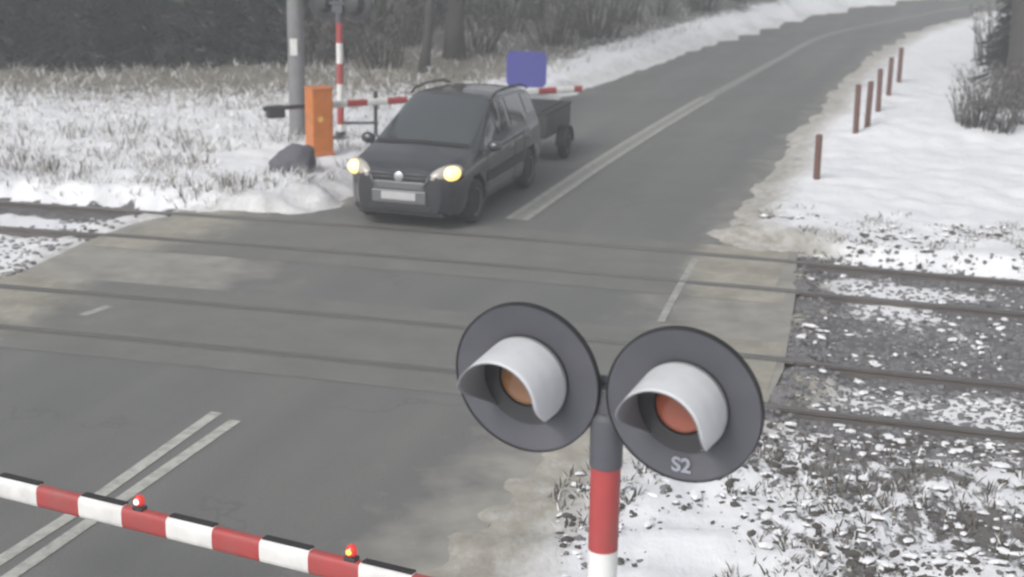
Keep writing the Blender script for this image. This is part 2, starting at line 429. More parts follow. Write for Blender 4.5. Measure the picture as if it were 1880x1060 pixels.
# crossing slabs between and beside the rails, 4 mm proud; flangeway grooves beside each rail head
def u_of(px, py): return to_uv(gp(px, py))[0]
UL = [u_of(312, 392), u_of(200, 433), u_of(-40, 523), u_of(-150, 590)]
UR = [u_of(1452, 476), u_of(1452, 538), u_of(1440, 664), u_of(1408, 748)]
def strip(name, v0, v1, ua, ub, z, m, seg=24, dust=None):
    mb = MB(); vs = []
    for i in range(seg+1):
        u = ua+(ub-ua)*i/seg
        for v in (v0, v1): p = rail_xy(u, v); vs.append((p.x, p.y, z))
    mb.add(vs, [(2*i, 2*i+2, 2*i+3, 2*i+1) for i in range(seg)])
    o = mb.build(name, m)
    if dust:
        at = o.data.attributes.new('dust', 'FLOAT', 'POINT')
        at.data.foreach_set('value', [dust((v.co.x*UV.x+v.co.y*UV.y-ua)/(ub-ua)) for v in o.data.vertices])
    o['kind'] = 'structure'
    return o
def dustf(q): return float(max(1-sstep(0.04, .20, np.array(q)), .9*sstep(.83, .9, np.array(q))))
for va, vb, k in ((.10, .60, 0), (-1.40, -.10, 0), (-2.15, -1.60, 1), (-4.20, -3.70, 2), (-5.70, -4.40, 3), (-6.45, -5.90, 3)):
    ua = min(UL[k], UL[max(k-1, 0)]) if va < -1.4 else UL[0]+.1
    if k == 3: ua = UL[3]
    strip('road_crossing_slab', va, vb, ua, UR[k]-.05, .004, m_deck, 40, dustf)
for k, off in enumerate(OFF):
    strip('road_rail_groove', off-.10, off+.10, UL[k]-.1, UR[k]+.1, .0035, m_groove)
RAILLAB = ['steel rail at the foot of the far snowy bank', 'steel rail second from the far bank', 'steel rail third from the far bank, across the gap between the two tracks', 'steel rail closest to the barrier and signal lamps']
prof = [(-.035, .0), (.035, .0), (.033, -.035), (.012, -.05), (.012, -.13), (.065, -.15), (-.065, -.15), (-.012, -.13), (-.012, -.05), (-.033, -.035)]
for k, off in enumerate(OFF):
    mb = MB(); us = list(np.linspace(-60, 60, 121)); n = len(prof); vs = []
    for u in us:
        for (a, b) in prof:
            p = rail_xy(u, off+a); vs.append((p.x, p.y, b+.010))
    mb.v = [tuple(v) for v in vs]
    for i in range(len(us)-1):
        for j in range(n):
            j2 = (j+1) % n
            mb.f.append((i*n+j, i*n+j2, (i+1)*n+j2, (i+1)*n+j)); mb.m.append(1 if j == 0 else 0)
    tag(mb.build('rail', [m_rail, m_railtop]), RAILLAB[k], 'rail', 'rails of the two railway tracks')

# painted markings, 6 mm up
def ribbon(name, pts, w, z, m):
    mb = MB(); vs = []; k = len(pts)
    for i, p in enumerate(pts):
        t = (pts[min(i+1, k-1)]-pts[max(i-1, 0)]).normalized(); nrm = Vector((t.y, -t.x))
        for s in (-.5, .5): q = p+nrm*(w*s); vs.append((q.x, q.y, z))
    mb.add(vs, [(2*i, 2*i+1, 2*i+3, 2*i+2) for i in range(k-1)])
    o = mb.build(name, m); o['kind'] = 'structure'
    if o.data.polygons[0].normal.z < 0: o.data.flip_normals()
    return o
def smooth_pts(pts, n=8):
    out = []
    for i in range(len(pts)-1):
        p0, p1, p2, p3 = pts[max(i-1, 0)], pts[i], pts[i+1], pts[min(i+2, len(pts)-1)]
        for j in range(n):
            t = j/n
            out.append(.5*((2*p1)+(p2-p0)*t+(2*p0-5*p1+4*p2-p3)*t*t+(3*p1-p0-3*p2+p3)*t**3))
    out.append(pts[-1]); return out
def offset(pts, d):
    out = []; k = len(pts)
    for i, p in enumerate(pts):
        t = (pts[min(i+1, k-1)]-pts[max(i-1, 0)]).normalized(); out.append(p+Vector((t.y, -t.x))*d)
    return out
nearL = [gp(*p).to_2d() for p in [(-590, 1420), (0, 1030), (137, 943), (398, 758)]]
nearR = [gp(*p).to_2d() for p in [(-590, 1458), (27, 1054), (176, 951), (432, 773)]]
ribbon('road_marking', nearL, .12, .006, m_mark); ribbon('road_marking', nearR, .12, .006, m_mark)
farc = smooth_pts([gp(*p).to_2d() for p in [(948, 404), (1117, 290), (1266, 199), (1349, 153), (1432, 108), (1515, 66), (1650, 36), (1800, 10), (2100, -20)]])
m_markf = mat('faded_road_paint', (.235, .235, .222), .8, var=.15, scale=4, dirt=(.165, .165, .16), dirt_amt=.95, dirt_scale=5)
ribbon('road_marking', farc, .25, .005, m_markf)
for s in (-.13, .13): ribbon('road_marking', offset(farc[:20], s), .10, .0075, m_markw)
ribbon('road_marking', [gp(*p).to_2d() for p in [(1213, 592), (1246, 530), (1276, 477)]], .09, .0075, m_markw)
ribbon('road_marking', [gp(*p).to_2d() for p in [(150, 580), (202, 563)]], .12, .0075, m_markw)
# ------------------------------------------------------------------ warning signals
PR = .315                                                # plate radius
def hood_mesh(inner=False):
    """visor round the lens: long on top, its lower edges swept back to the plate; +X is the way it faces"""
    n, k = 44, 10; vs = []; rr = .180
    a0, a1 = R(-62), R(226)
    for i in range(n+1):
        w = a0+(a1-a0)*i/n
        e = min(w-a0, a1-w)/R(72)
        l = .02+.26*float(sstep(0, 1, np.array(min(e, 1.)**.8)))
        for j in range(k+1):
            t = j/k; x = .012+l*t; r = rr*(1-.10*x/.4)
            vs.append((x, r*math.cos(w), r*math.sin(w)))
    fs = [(i*(k+1)+j, i*(k+1)+j+1, (i+1)*(k+1)+j+1, (i+1)*(k+1)+j) for i in range(n) for j in range(k)]
    return vs, fs
def signal_head(parent, y, z, lens_mat, text=None):
    plate = MB(); plate.lathe([(-.014, 0.), (-.014, PR), (.004, PR), (.004, PR-.012), (.0, PR-.02), (0, .0)], 64)
    p = plate.build('backplate', m_disc, parent, auto=35); p.location = (.055, y, z); p.rotation_euler = (0, R(4), 0)
    rim = MB(); rim.lathe([(-.02, PR+.001), (-.02, PR+.004), (.010, PR+.004), (.010, PR-.001), (.006, PR-.001), (-.02, PR+.001)], 64, cap=False)
    rim.build('rim', m_black, p, auto=35)  # shade on the rim's thickness is put into its black colour
    b = MB(); b.lathe([(-.22, 0), (-.22, .10), (-.19, .15), (-.06, .20), (-.03, .29), (-.016, .30)], 40)
    b.build('housing', m_dark, p, auto=35)
    h = MB(); h.add(*hood_mesh()); h.open = True
    ho = h.build('hood', [m_hoodin, m_hood], p, smooth=True)
    so = ho.modifiers.new('thick', 'SOLIDIFY'); so.thickness = .006; so.offset = -1; so.material_offset = 1
    r = MB(); r.lathe([(.0, .188), (.016, .188), (.018, .172), (.018, .116), (.002, .112)], 48, cap=False)
    r.build('lens_ring', m_dark, p, auto=35)
    l = MB(); l.lathe([(.004, .116), (.020, .102), (.034, .08), (.042, .04), (.044, 0.0)], 48)
    l.build('lens', lens_mat, p, smooth=True)
    for k in ():
        a = R(45+90*k); bo_ = MB(); bo_.lathe([(.0, .010), (.010, .010), (.012, 0)], 8, 'X', (0, .245*math.cos(a), .245*math.sin(a))); bo_.build('bolt', m_dark, p)
    if text:
        cu = bpy.data.curves.new('lettering', 'FONT'); cu.body = text; cu.size = .085; cu.align_x = 'CENTER'; cu.align_y = 'CENTER'; cu.extrude = .001; cu.offset = .0025
        tmp = bpy.data.objects.new('lettering', cu); COL.objects.link(tmp); bpy.context.view_layer.update()
        lm = bpy.data.meshes.new_from_object(tmp.evaluated_get(bpy.context.evaluated_depsgraph_get())); bpy.data.objects.remove(tmp)
        lm.materials.clear(); lm.materials.append(m_letter); t = bpy.data.objects.new('lettering', lm); COL.objects.link(t)
        t.parent = p; t.matrix_local = Matrix(((0, 0, 1, .0075), (1, 0, 0, .0), (0, 1, 0, -.252), (0, 0, 0, 1)))
    return p
def signal(loc, rz, zc, label, text=None, lenses=(None, None)):
    t = empty('crossing_signal', loc, rz); tag(t, label, 'warning signal', 'flashing light signals at the crossing')
    mb = MB(); pts, mis = [], []; z = zc-.33; k = 0
    lev = [z]
    while z > 0: z = max(0, z-.365); lev.append(z)
    lev = lev[::-1]; nb_ = len(lev)-1
    for i in range(nb_): mis.append(0 if (nb_-1-i) % 2 == 0 else 1)
    mb.tube([(0, 0, q) for q in lev], .0615, 28, mis=mis)
    mb.build('post', [m_red, m_white], t, auto=40)
    c = MB(); c.tube([(0, 0, zc-.334), (0, 0, zc-.12), (0, 0, zc-.10)], [.067, .067, .05], 28)
    c.box((-.01, 0, zc-.08), (.10, .22, .16)); c.tube([(-.05, -.34, zc), (-.05, .34, zc)], .03, 14)
    c.build('bracket', m_disc, t, auto=35, bevel=.006)
    signal_head(t, -.335, zc, lenses[0] or m_lens); signal_head(t, .335, zc, lenses[1] or m_lens2, text)
    fo = MB(); fo.lathe([(0, .16), (.03, .16), (.035, .09), (.12, .085), (.125, .062)], 28, 'Z'); fo.build('foot', m_dark, t, auto=35)
    return t
SD = 6.02
cen = at_depth(1117, 712, SD)
gz = hz(cen.x, cen.y)
# local +X = the way the lamps face, local +Y = to the right as the camera sees it
az = math.atan2(-math.cos(R(26)), -math.sin(R(26)))
def zrot_facing(a): return a
# with +X facing the camera, +Y points to the camera's right
signal((cen.x, cen.y, gz), az, cen.z-gz, 'red and white post carrying two round signal discs with pale hoods, close to the camera', 'S2', (m_lens, m_lens2))
fp = gpt(626, 254)
signal((fp.x, fp.y, fp.z), az+math.pi, 2.41, 'thin red and white signal post beyond the crossing, its two discs seen from behind')

# ------------------------------------------------------------------ barriers
def boom_mesh(mb, x0, x1, first, L0, hgt, thick, red_first=False, taper=0.):
    """banded hollow beam along +X with rounded edges"""
    x = x0; k = 0; n = 16
    cuts = [x0]; q = x0+first
    while q < x1: cuts.append(q); q += L0
    cuts.append(x1)
    for i in range(len(cuts)-1):
        mi = (i+(1 if red_first else 0)) % 2
        g = .0
        ring = []
        for xx in (cuts[i], cuts[i+1]):
            h_ = hgt*(1-taper*(xx-x0)/(x1-x0))
            rg = []
            for j in range(n):
                w = 2*math.pi*(j+.5)/n; c, s = math.cos(w), math.sin(w)
                f = lambda q: math.copysign(abs(q)**.55, q)
                rg.append((xx, f(c)*thick/2, f(s)*h_/2))
            ring.append(rg)
        mb.add(ring[0]+ring[1], [(j, (j+1) % n, n+(j+1) % n, n+j) for j in range(n)], mi)
        if i == 0: mb.add(ring[0], [tuple(range(n))], mi)
        if i == len(cuts)-2: mb.add(ring[1], [tuple(range(n))], mi)
    return cuts
def em(name, col, e):
    return mat(name, col, .25, emit=col, estr=e, var=.05)
m_redlamp = mat('red_lamp_plastic', (.50, .03, .02), .2, coat=.6, emit=(1, .03, .01), estr=.25)
m_glow = em('lit_orange_lamp', (1., .25, .05), 2.6)
m_glow2 = em('lit_pink_lamp', (1., .55, .5), 2.0)
def lamp_part(parent, x, z, glow):
    b = MB(); b.box((x, 0, z+.012), (.075, .06, .025)); b.lathe([(z+.02, .026), (z+.04, .024)], 20, 'Z', (x, 0, 0))
    ho = b.build('lamp', m_dark, parent, bevel=.004)
    g = MB(); g.lathe([(z+.035, .032), (z+.05, .036), (z+.078, .032), (z+.096, .019), (z+.10, 0)], 20, 'Z', (x, 0, 0)); g.build('lens', m_redlamp, ho, smooth=True)
    e = MB(); e.lathe([(-.004, .019), (.005, .016), (.008, 0)], 16, 'Y', (0, 0, 0)); q = e.build('bulb', glow, ho, smooth=True)
    q.location = (x, -.034, z+.062); q.rotation_euler = (0, 0, math.pi)
BZ = 1.05
bl, br = gp(0, 892, BZ), gp(760, 1076, BZ)
bd = (br-bl); bl_len = bd.length; bd.normalize()
bt = empty('barrier_gate', (0, 0, 0)); tag(bt, 'nearest red and white barrier boom with two small red lamps on top', 'barrier', 'barriers at the crossing')
# local frame: +X from tip (left) to the drive (right)
tipx = -.62
bt.location = (bl.x, bl.y, 0); bt.rotation_euler = (0, 0, math.atan2(bd.y, bd.x))
tilt = 0.
def boom_px_to_x(px, py): g = gp(px, py, BZ); return (g-bl).dot(bd)
bx = [boom_px_to_x(px, 892+(px)*184/760) for px in (75, 149, 231, 296, 386, 468, 565, 656, 760)]
band = (bx[-1]-bx[0])/8
mb = MB(); DRX = bx[0]+band*9.9+1.55
x0 = bx[0]-band*4
cuts = boom_mesh(mb, x0, DRX, band, band, .148, .085, red_first=True)
# make the band ending at bx[0] white
pole_ob = mb.build('boom', [m_white, m_red], bt, auto=50); pole_ob.location = (0, 0, BZ)
for i in range(len(cuts)-1):
    if (i+1) % 2 == 0:
        tr = MB(); tr.box(((cuts[i]+cuts[i+1])/2, 0.012, .0755), (band*.96, .055, .012)); tr.build('dark_top_line', m_black, pole_ob)  # dark line above each white band, added as a thin black strip
for (px, py, gm) in ((258, 917, m_glow2), (646, 1005, m_glow)):
    lamp_part(pole_ob, boom_px_to_x(px, 892+px*184/760), .068, gm)
dr = MB(); dr.box((DRX+.05, .30, .58), (.42, .42, 1.16)); dr.build('drive_cabinet', m_orange, bt, bevel=.02)
dr = MB(); dr.box((DRX+.05, 0, BZ), (.30, .16, .22)); dr.box((DRX+.7, 0, BZ), (1.1, .07, .10)); dr.box((DRX+1.2, 0, BZ), (.3, .2, .3)); dr.build('counterweight_arm', m_dark, bt, bevel=.01)
# far barrier: orange drive cabinet left of the road, boom behind the car
cb = gpt(587, 283)
tip = gp(1082, 163, 1.06)
piv = Vector((cb.x, cb.y+.28, 1.06))
fd = tip-piv; fd.z = 0; flen = fd.length
ft = empty('barrier_gate', (cb.x, cb.y, cb.z), math.atan2(fd.y, fd.x)); tag(ft, 'barrier beyond the crossing, with orange drive cabinet and boom behind the car', 'barrier', 'barriers at the crossing')
hb = 1.06-cb.z
mb = MB(); boom_mesh(mb, .25, flen, .38, .38, .115, .07, red_first=False)
fb = mb.build('boom', [m_white, m_red], ft, auto=50); fb.location = (0, .30, hb)
mb = MB(); mb.box((0, 0, .57), (.37, .36, 1.08)); mb.box((0, 0, 1.125), (.40, .39, .03)); mb.box((0, 0, .03), (.40, .38, .06), mi=0)
dc = mb.build('drive_cabinet', m_orange, ft, bevel=.015)
mb = MB(); mb.lathe([(-.003, .05), (.004, .05), (.004, 0)], 20, 'Y', (-.045, -.184, .62)); mb.build('sticker', m_yellow, dc)
mb = MB(); mb.box((-.0, -.183, .58), (.30, .006, .92)); mb.box((.12, -.19, .58), (.02, .02, .09)); mb.build('door', m_orange, dc, bevel=.004)
mb = MB(); mb.box((-.30, .30, hb), (1.15, .06, .07)); mb.box((-.66, .30, hb-.06), (.30, .16, .20)); mb.box((.14, .30, hb), (.34, .13, .16))
mb.build('counterweight_arm', m_dark, ft, bevel=.01)
# boom rest: short post of the far boom's tip fringe
# low pipe railing behind the far cabinet
pr = gpt(626, 250); pr2 = gpt(697, 246)
# ------------------------------------------------------------------ pole, posts, sign
pp = gpt(547, 246)
t = empty('utility_pole', (pp.x, pp.y, pp.z-.02)); tag(t, 'tall grey concrete pole behind the orange cabinet, with a small white plate', 'utility pole')
mb = MB(); mb.tube([(0, 0, -.1), (0, 0, 3), (0, 0, 9.5)], [.155, .145, .10], 24); mb.build('shaft', m_conc, t, auto=40)
mb = MB(); mb.box((-.02, -.152, 1.62), (.13, .012, .30)); mb.build('plate', m_white, t, bevel=.003)
mb = MB(); mb.box((0, 0, 9.1), (1.6, .10, .10)); 
for q in (-.7, 0, .7): mb.lathe([(9.15, .03), (9.25, .05), (9.33, .02)], 12, 'Z', (q, 0, 0))
mb.build('cross_arm', m_dark, t)
# guard railing left of the car
rp = gpt(690, 252)
t = empty('guard_rail', (pr.x, pr.y, pr.z)); tag(t, 'low dark pipe railing between the thin signal post and the car', 'railing')
dx = rp-pr
for q in (.0, 1.): 
    mb = MB(); mb.tube([(dx.x*q, dx.y*q, -.1), (dx.x*q, dx.y*q, .82 if q else .40)], .035, 12); mb.build('upright', m_dark, t)
mb = MB(); mb.tube([(0, 0, .24), (dx.x, dx.y, .24)], .022, 10); mb.build('crossbar', m_dark, t)
BOL = [((1499, 328), 79), ((1571, 242), 84), ((1592, 230), 78), ((1612, 204), 75), ((1631, 175), 67), ((1650, 152), 62)]
BL = ['rusty marker post standing alone nearest the crossing', 'rusty marker post at the near end of the close row of five', 'rusty marker post second in the close row of five along the road', 'rusty marker post in the middle of the close row of five', 'rusty marker post fourth along the close row of five', 'farthest rusty marker post, small, at the bend of the road']
for (px, hgt), lb in zip(BOL, BL):
    g = gpt(*px); dist = (g-CAM).dot(fwd); hh = hgt*dist/F/.97
    mb = MB(); lean = random.uniform(-.02, .03)
    mb.tube([(0, 0, -.15), (lean*.5, 0, hh*.5), (lean, 0, hh-.02), (lean, 0, hh)], [.056, .055, .055, .045], 14)
    mb.v = mb.v
    o = mb.build('marker_post', m_rust, auto=40); o.location = g
    tag(o, lb, 'marker post', 'marker posts along the right road edge')
# blue sign on the left verge
g = gp(966, 128, 1.45); 
sg = gp(966, 160, 1.0); sdir = Vector((sg.x, sg.y)).normalized()
bxp = Vector((sdir.x*33.2, sdir.y*33.2)); bz = hz(bxp.x, bxp.y)
cz = CH-33.2*math.tan(PITCH+math.atan((127-530)/F))
t = empty('road_sign', (bxp.x, bxp.y, bz), R(-6)); tag(t, 'blue square sign on a post on the verge behind the dark car', 'road sign')
mb = MB(); mb.tube([(0, .04, -.1), (0, .04, cz-bz+.42)], .035, 12); mb.build('post', m_signback, t)
mb = MB(); 
pr_ = [(sx*(.31)+.13*math.cos(R(a)), sz*(.26)+.13*math.sin(R(a))) for sx, sz, a0 in ((1, 1, 0), (-1, 1, 90), (-1, -1, 180), (1, -1, 270)) for a in range(a0, a0+91, 15)]
n_ = len(pr_); mb.add([(a, q, cz-bz+b) for q in (-.015, .015) for a, b in pr_], [tuple(range(n_)), tuple(range(2*n_-1, n_-1, -1))]+[(i, n_+i, n_+(i+1) % n_, (i+1) % n_) for i in range(n_)])
mb.build('panel', m_blue, t)
# snow-dusted grey boulder in front of the cabinet
g = gpt(541, 316)
mb = MB(); bmx = bmesh.new(); bmesh.ops.create_icosphere(bmx, subdivisions=4, radius=1)
for v in bmx.verts:
    q = v.co.copy(); k = 1+.22*noise.fractal(q*1.6, 1, 2, 4)
    v.co = Vector((q.x*.38*k, q.y*.34*k, (q.z*.36*k*(.55+.45*q.z) if q.z > 0 else q.z*.2)+.10)); v.co.x += .05*q.z
mb.add([v.co for v in bmx.verts], [tuple(v.index for v in f.verts) for f in bmx.faces]); bmx.free()
o = mb.build('boulder', m_stone, smooth=True); o.location = g; tag(o, 'grey boulder half buried in snow in front of the orange cabinet', 'boulder')
# ------------------------------------------------------------------ the car
m_paint = mat('dark_grey_car_paint', (.048, .049, .060), .26, metal=.45, var=.06, scale=3, coat=.7, dirt=(.11, .11, .105), dirt_amt=.45, dirt_scale=2.2)
m_glass = mat('car_window_glass', (.030, .038, .040), .07, spec=1., coat=1., var=.1, scale=2)
m_glass.node_tree.nodes['Principled BSDF'].inputs['IOR'].default_value = 1.62
m_plastic = mat('black_car_plastic', (.022, .022, .024), .6)
m_trail = mat('trailer_dark_paint', (.050, .053, .050), .55, dirt=(.10, .10, .09))
m_tyre = mat('tyre_rubber', (.020, .020, .021), .85, dirt=(.10, .10, .09), dirt_amt=.6)
m_rim = mat('wheel_rim_alloy', (.30, .30, .31), .4, metal=.6, dirt=(.12, .12, .11))
m_plate = mat('number_plate', (.46, .46, .47), .5)
m_chrome = mat('silver_badge', (.62, .64, .66), .25, metal=.7)
m_bumper = mat('grey_grille_bar', (.16, .165, .175), .4, metal=.3)
m_clear = mat('headlight_lens', (.42, .39, .35), .12, coat=.8, var=.1)
m_beam = mat('lit_headlight', (1, .9, .6), .3, emit=(1., .62, .12), estr=1.1, var=.02)
m_indic = mat('orange_indicator', (.6, .22, .02), .3, coat=.5)
def ip(x, P): return float(np.interp(x, [p[0] for p in P], [p[1] for p in P]))
def smooth_ip(x, P, w=.05): return sum(ip(x+w*d, P)*k for d, k in ((-1, .25), (-.5, .25), (0, 0), (.5, .25), (1, .25)))
ZT = [(-2.2, .85), (-2.19, 1.02), (-2.10, 1.20), (-1.90, 1.52), (-1.72, 1.585), (-1.2, 1.63), (-.4, 1.668), (-.05, 1.665), (.12, 1.63), (1.30, 1.095), (1.7, 1.02), (1.98, .945), (2.10, .89), (2.17, .83), (2.20, .78)]
ZB = [(-2.2, .40), (-2.1, .27), (-1.7, .22), (1.8, .20), (2.05, .21), (2.2, .28)]
WD = [(-2.2, .70), (-2.12, .80), (-1.9, .865), (-1.2, .895), (.9, .895), (1.5, .885), (1.85, .855), (2.02, .80), (2.12, .72), (2.2, .60)]
ZS = [(-2.2, .80), (-1.9, 1.04), (-1.0, 1.02), (.4, .985), (1.2, .96), (1.7, .92), (2.0, .85), (2.12, .80), (2.2, .72)]
WU = [(-2.2, .62), (-2.0, .66), (-1.6, .66), (-.4, .68), (.12, .665), (.9, .73), (1.32, .76), (1.8, .74), (2.05, .66), (2.2, .52)]
def ring_pts(x):
    zt, zb, w, zs, wu = (smooth_ip(x, q) for q in (ZT, ZB, WD, ZS, WU))
    zs = min(zs, zt-.04); zu = zs+(zt-zs)*.80
    return [(0, zb), (w*.80, zb), (w*.95, zb+.05), (w*.985, zb+.16), (w, .52), (w*.998, max(.56, zs-.16)), (w*.975, zs-.03), (w*.955, zs+.01),
            ((w*.945+wu)/2+.012, (zs+zu)/2), (wu, zu), (wu*.90, zt-.035*min(1, (zt-zs)*2)), (wu*.55, zt-.004), (0, zt+.008)]
def catmull(P, n):
    out = []; tt = []
    for i in range(len(P)-1):
        p0, p1, p2, p3 = [Vector(P[min(max(k, 0), len(P)-1)]) for k in (i-1, i, i+1, i+2)]
        for j in range(n):
            t = j/n
            out.append(.5*((2*p1)+(p2-p0)*t+(2*p0-5*p1+4*p2-p3)*t*t+(3*p1-p0-3*p2+p3)*t**3)); tt.append(i+t)
    out.append(Vector(P[-1])); tt.append(len(P)-1.); return out, tt
XS = np.unique(np.round(np.concatenate([np.linspace(-2.2, -2.0, 9), np.linspace(-2.0, 2.0, 121), np.linspace(2.0, 2.2, 13)]), 4))
NS = 4
grid = []
for x in XS:
    pts, tt = catmull(ring_pts(float(x)), NS)
    grid.append([(float(x), p[0], p[1]) for p in pts])
grid = [[(p[0] if p[0] > -1.7 else -1.7+(p[0]+1.7)*1.1, p[1], p[2]) for p in row] for row in grid]
NP = len(grid[0]); WHX = (1.36, -1.32); WR = .315
body = MB(); ids = {}
def push_in(p):
    x, y, z = p
    for wx in WHX:
        if (x-wx)**2+(z-WR)**2 < .375**2 and abs(y) > .5: return (x, math.copysign(min(abs(y), .60), y), z)
    return p
for side in (1, -1):
    vs = []; 
    for row in grid: vs += [push_in((p[0], p[1]*side, p[2])) for p in row]
    fs = []
    for i in range(len(XS)-1):
        for j in range(NP-1):
            q = (i*NP+j, (i+1)*NP+j, (i+1)*NP+j+1, i*NP+j+1); fs.append(q if side > 0 else q[::-1])
    for e, i in ((0, 0), (1, len(XS)-1)):
        for j in range(NP//2):
            a, b = i*NP+j, i*NP+NP-1-j
            if b-1 > a: fs.append((a, a+1, b-1, b))
    body.add(vs, fs)
car = empty('family_car'); tag(car, 'dark grey family car with lit headlights driving over the level crossing', 'car')
bo = body.build('body', m_paint, car, auto=38)
def patch(name, m, parent, xr, tr, off, side=(1, -1), cond=None):
    """a panel lying just proud of the body, cut out along its grid"""
    mb = MB()
    for sd in side:
        i0, i1 = [int(np.argmin(abs(XS-q))) for q in xr]; vs = []; fs = []
        j0, j1 = [int(round(q*NS)) for q in tr]
        n = j1-j0+1
        for i in range(i0, i1+1):
            for j in range(j0, j1+1):
                a = Vector(grid[min(i+1, len(XS)-1)][j])-Vector(grid[max(i-1, 0)][j]); b = Vector(grid[i][min(j+1, NP-1)])-Vector(grid[i][max(j-1, 0)])
                if j == NP-1: b = Vector((0, -1, 0))
                nr = a.cross(b).normalized()
                if nr.y < -.001 and j < NP-2: nr = -nr
                if j >= NP-3 and nr.z < 0: nr = -nr
                p = Vector(grid[i][j])+nr*off; vs.append((p.x, p.y*sd, p.z))
        for i in range(i1-i0):
            for j in range(j1-j0):
                c = grid[i0+i][j0+j]
                if cond and not cond(XS[i0+i], (grid[i0+i][j0+j][2]+grid[i0+i][j0+j+1][2])/2): continue
                q = (i*n+j, (i+1)*n+j, (i+1)*n+j+1, i*n+j+1); fs.append(q if sd > 0 else q[::-1])
        mb.add(vs, fs)
    return mb.build(name, m, parent, smooth=True)
patch('windscreen', m_glass, car, (.14, 1.25), (9.4, 12), .006)
wp = patch('wiper', m_plastic, car, (1.24, 1.33), (9.75, 12), .010)
patch('rear_window', m_glass, car, (-2.07, -1.84), (9.75, 12), .006)
for sd in (1, -1):
    patch('side_window', m_glass, car, (-.42, .18), (7.6, 9.15), .006, (sd,))
    patch('side_window', m_glass, car, (-1.28, -.50), (7.6, 9.25), .006, (sd,))
    patch('side_window', m_glass, car, (-1.80, -1.36), (7.75, 9.0), .006, (sd,))
    patch('side_window', m_glass, car, (.26, .86), (7.6, 9.0), .006, (sd,), lambda x, z: z < 1.44-.62*(x-.30))
    patch('door_moulding', m_plastic, car, (-.95, .92), (4.0, 4.4), .012, (sd,))
    for x in (-.46, .90, -1.32+.37):
        mb = MB(); vs = []
        pts = [Vector((x, p[1]*sd, p[2])) for p in grid[int(np.argmin(abs(XS-x)))][int(2.6*NS):int(7.4*NS)]]
        mb.tube([p+Vector((0, .001*sd, 0)) for p in pts], .005, 6); mb.build('door_gap', m_black, bo)
    for x in (-.25, -1.18):
        mb = MB(); mb.box((x, .905*sd, .86), (.20, .035, .028)); mb.build('door_handle', m_paint, car, bevel=.01)
    mb = MB(); mb.tube([(.02, .655*sd, 1.635), (-.15, .66*sd, 1.695), (-.7, .665*sd, 1.705), (-1.4, .655*sd, 1.66), (-1.76, .645*sd, 1.575)], .018, 10); mb.build('roof_rail', m_plastic, car, smooth=True)
    # door mirror
    mb = MB(); bmx = bmesh.new(); bmesh.ops.create_uvsphere(bmx, u_segments=20, v_segments=12, radius=1)
    mb.add([(.93+v.co.x*.075, sd*(1.0+v.co.y*.115), 1.06+v.co.z*.085) for v in bmx.verts], [tuple(v.index for v in f.verts) for f in bmx.faces]); bmx.free()
    mb.box((.95, sd*.895, 1.0), (.07, .10, .04)); mm = mb.build('door_mirror', m_paint, car, auto=40)
# wheels
for wx in WHX:
    for sd in (1, -1):
        tb = MB(); tb.lathe([(-.10, .20), (-.10, .295), (-.075, WR), (.075, WR), (.10, .295), (.105, .215), (.09, .20)], 36, 'Y')
        w = tb.build('wheel', m_tyre, car, auto=40); w.location = (wx, sd*.785, WR); w.rotation_euler = (0, 0, 0 if sd > 0 else math.pi)
        rb = MB(); rb.lathe([(.075, .205), (.095, .20), (.075, .165), (.06, .06), (.075, .05), (.078, 0)], 36, 'Y')
        for k in range(7):
            a = 2*math.pi*k/7; rb.box((.115*math.sin(a), .075, .115*math.cos(a)), (.035, .022, .16), Matrix.Rotation(a, 3, 'Y'))
        rb.build('rim', m_rim, w, auto=40)
# headlights
for sd in (1, -1):
    def ell(c, r, rot, name, m, parent):
        mb = MB(); bmx = bmesh.new(); bmesh.ops.create_uvsphere(bmx, u_segments=28, v_segments=16, radius=1)
        ro = Matrix.Rotation(-rot[0]*sd, 3, 'Z') @ Matrix.Rotation(rot[1], 3, 'Y') @ Matrix.Rotation(rot[2]*sd, 3, 'X')
        vs = []
        for v in bmx.verts:
            q = Vector((v.co.x*r[0], v.co.y*r[1], v.co.z*r[2])); q = ro @ q; vs.append((c[0]+q.x, sd*c[1]+q.y, c[2]+q.z))
        mb.add(vs, [tuple(v.index for v in f.verts) for f in bmx.faces]); bmx.free(); return mb.build(name, m, parent, smooth=True)
    h = ell((2.035, .645, .825), (.10, .26, .112), (R(-33), R(-14), R(16)), 'headlight', m_clear, car)
    ell((2.043, .735, .835), (.104, .135, .103), (R(-38), R(-14), R(10)), 'lamp', m_beam, h)
    ell((2.00, .69, .74), (.095, .22, .066), (R(-33), R(-8), R(10)), 'surround', m_black, h)
    mb = MB(); mb.lathe([(2.135, .05), (2.16, .05), (2.165, 0)], 20, 'X', (0, .60*sd, .36)); fl = mb.build('fog_lamp', m_plastic, car)
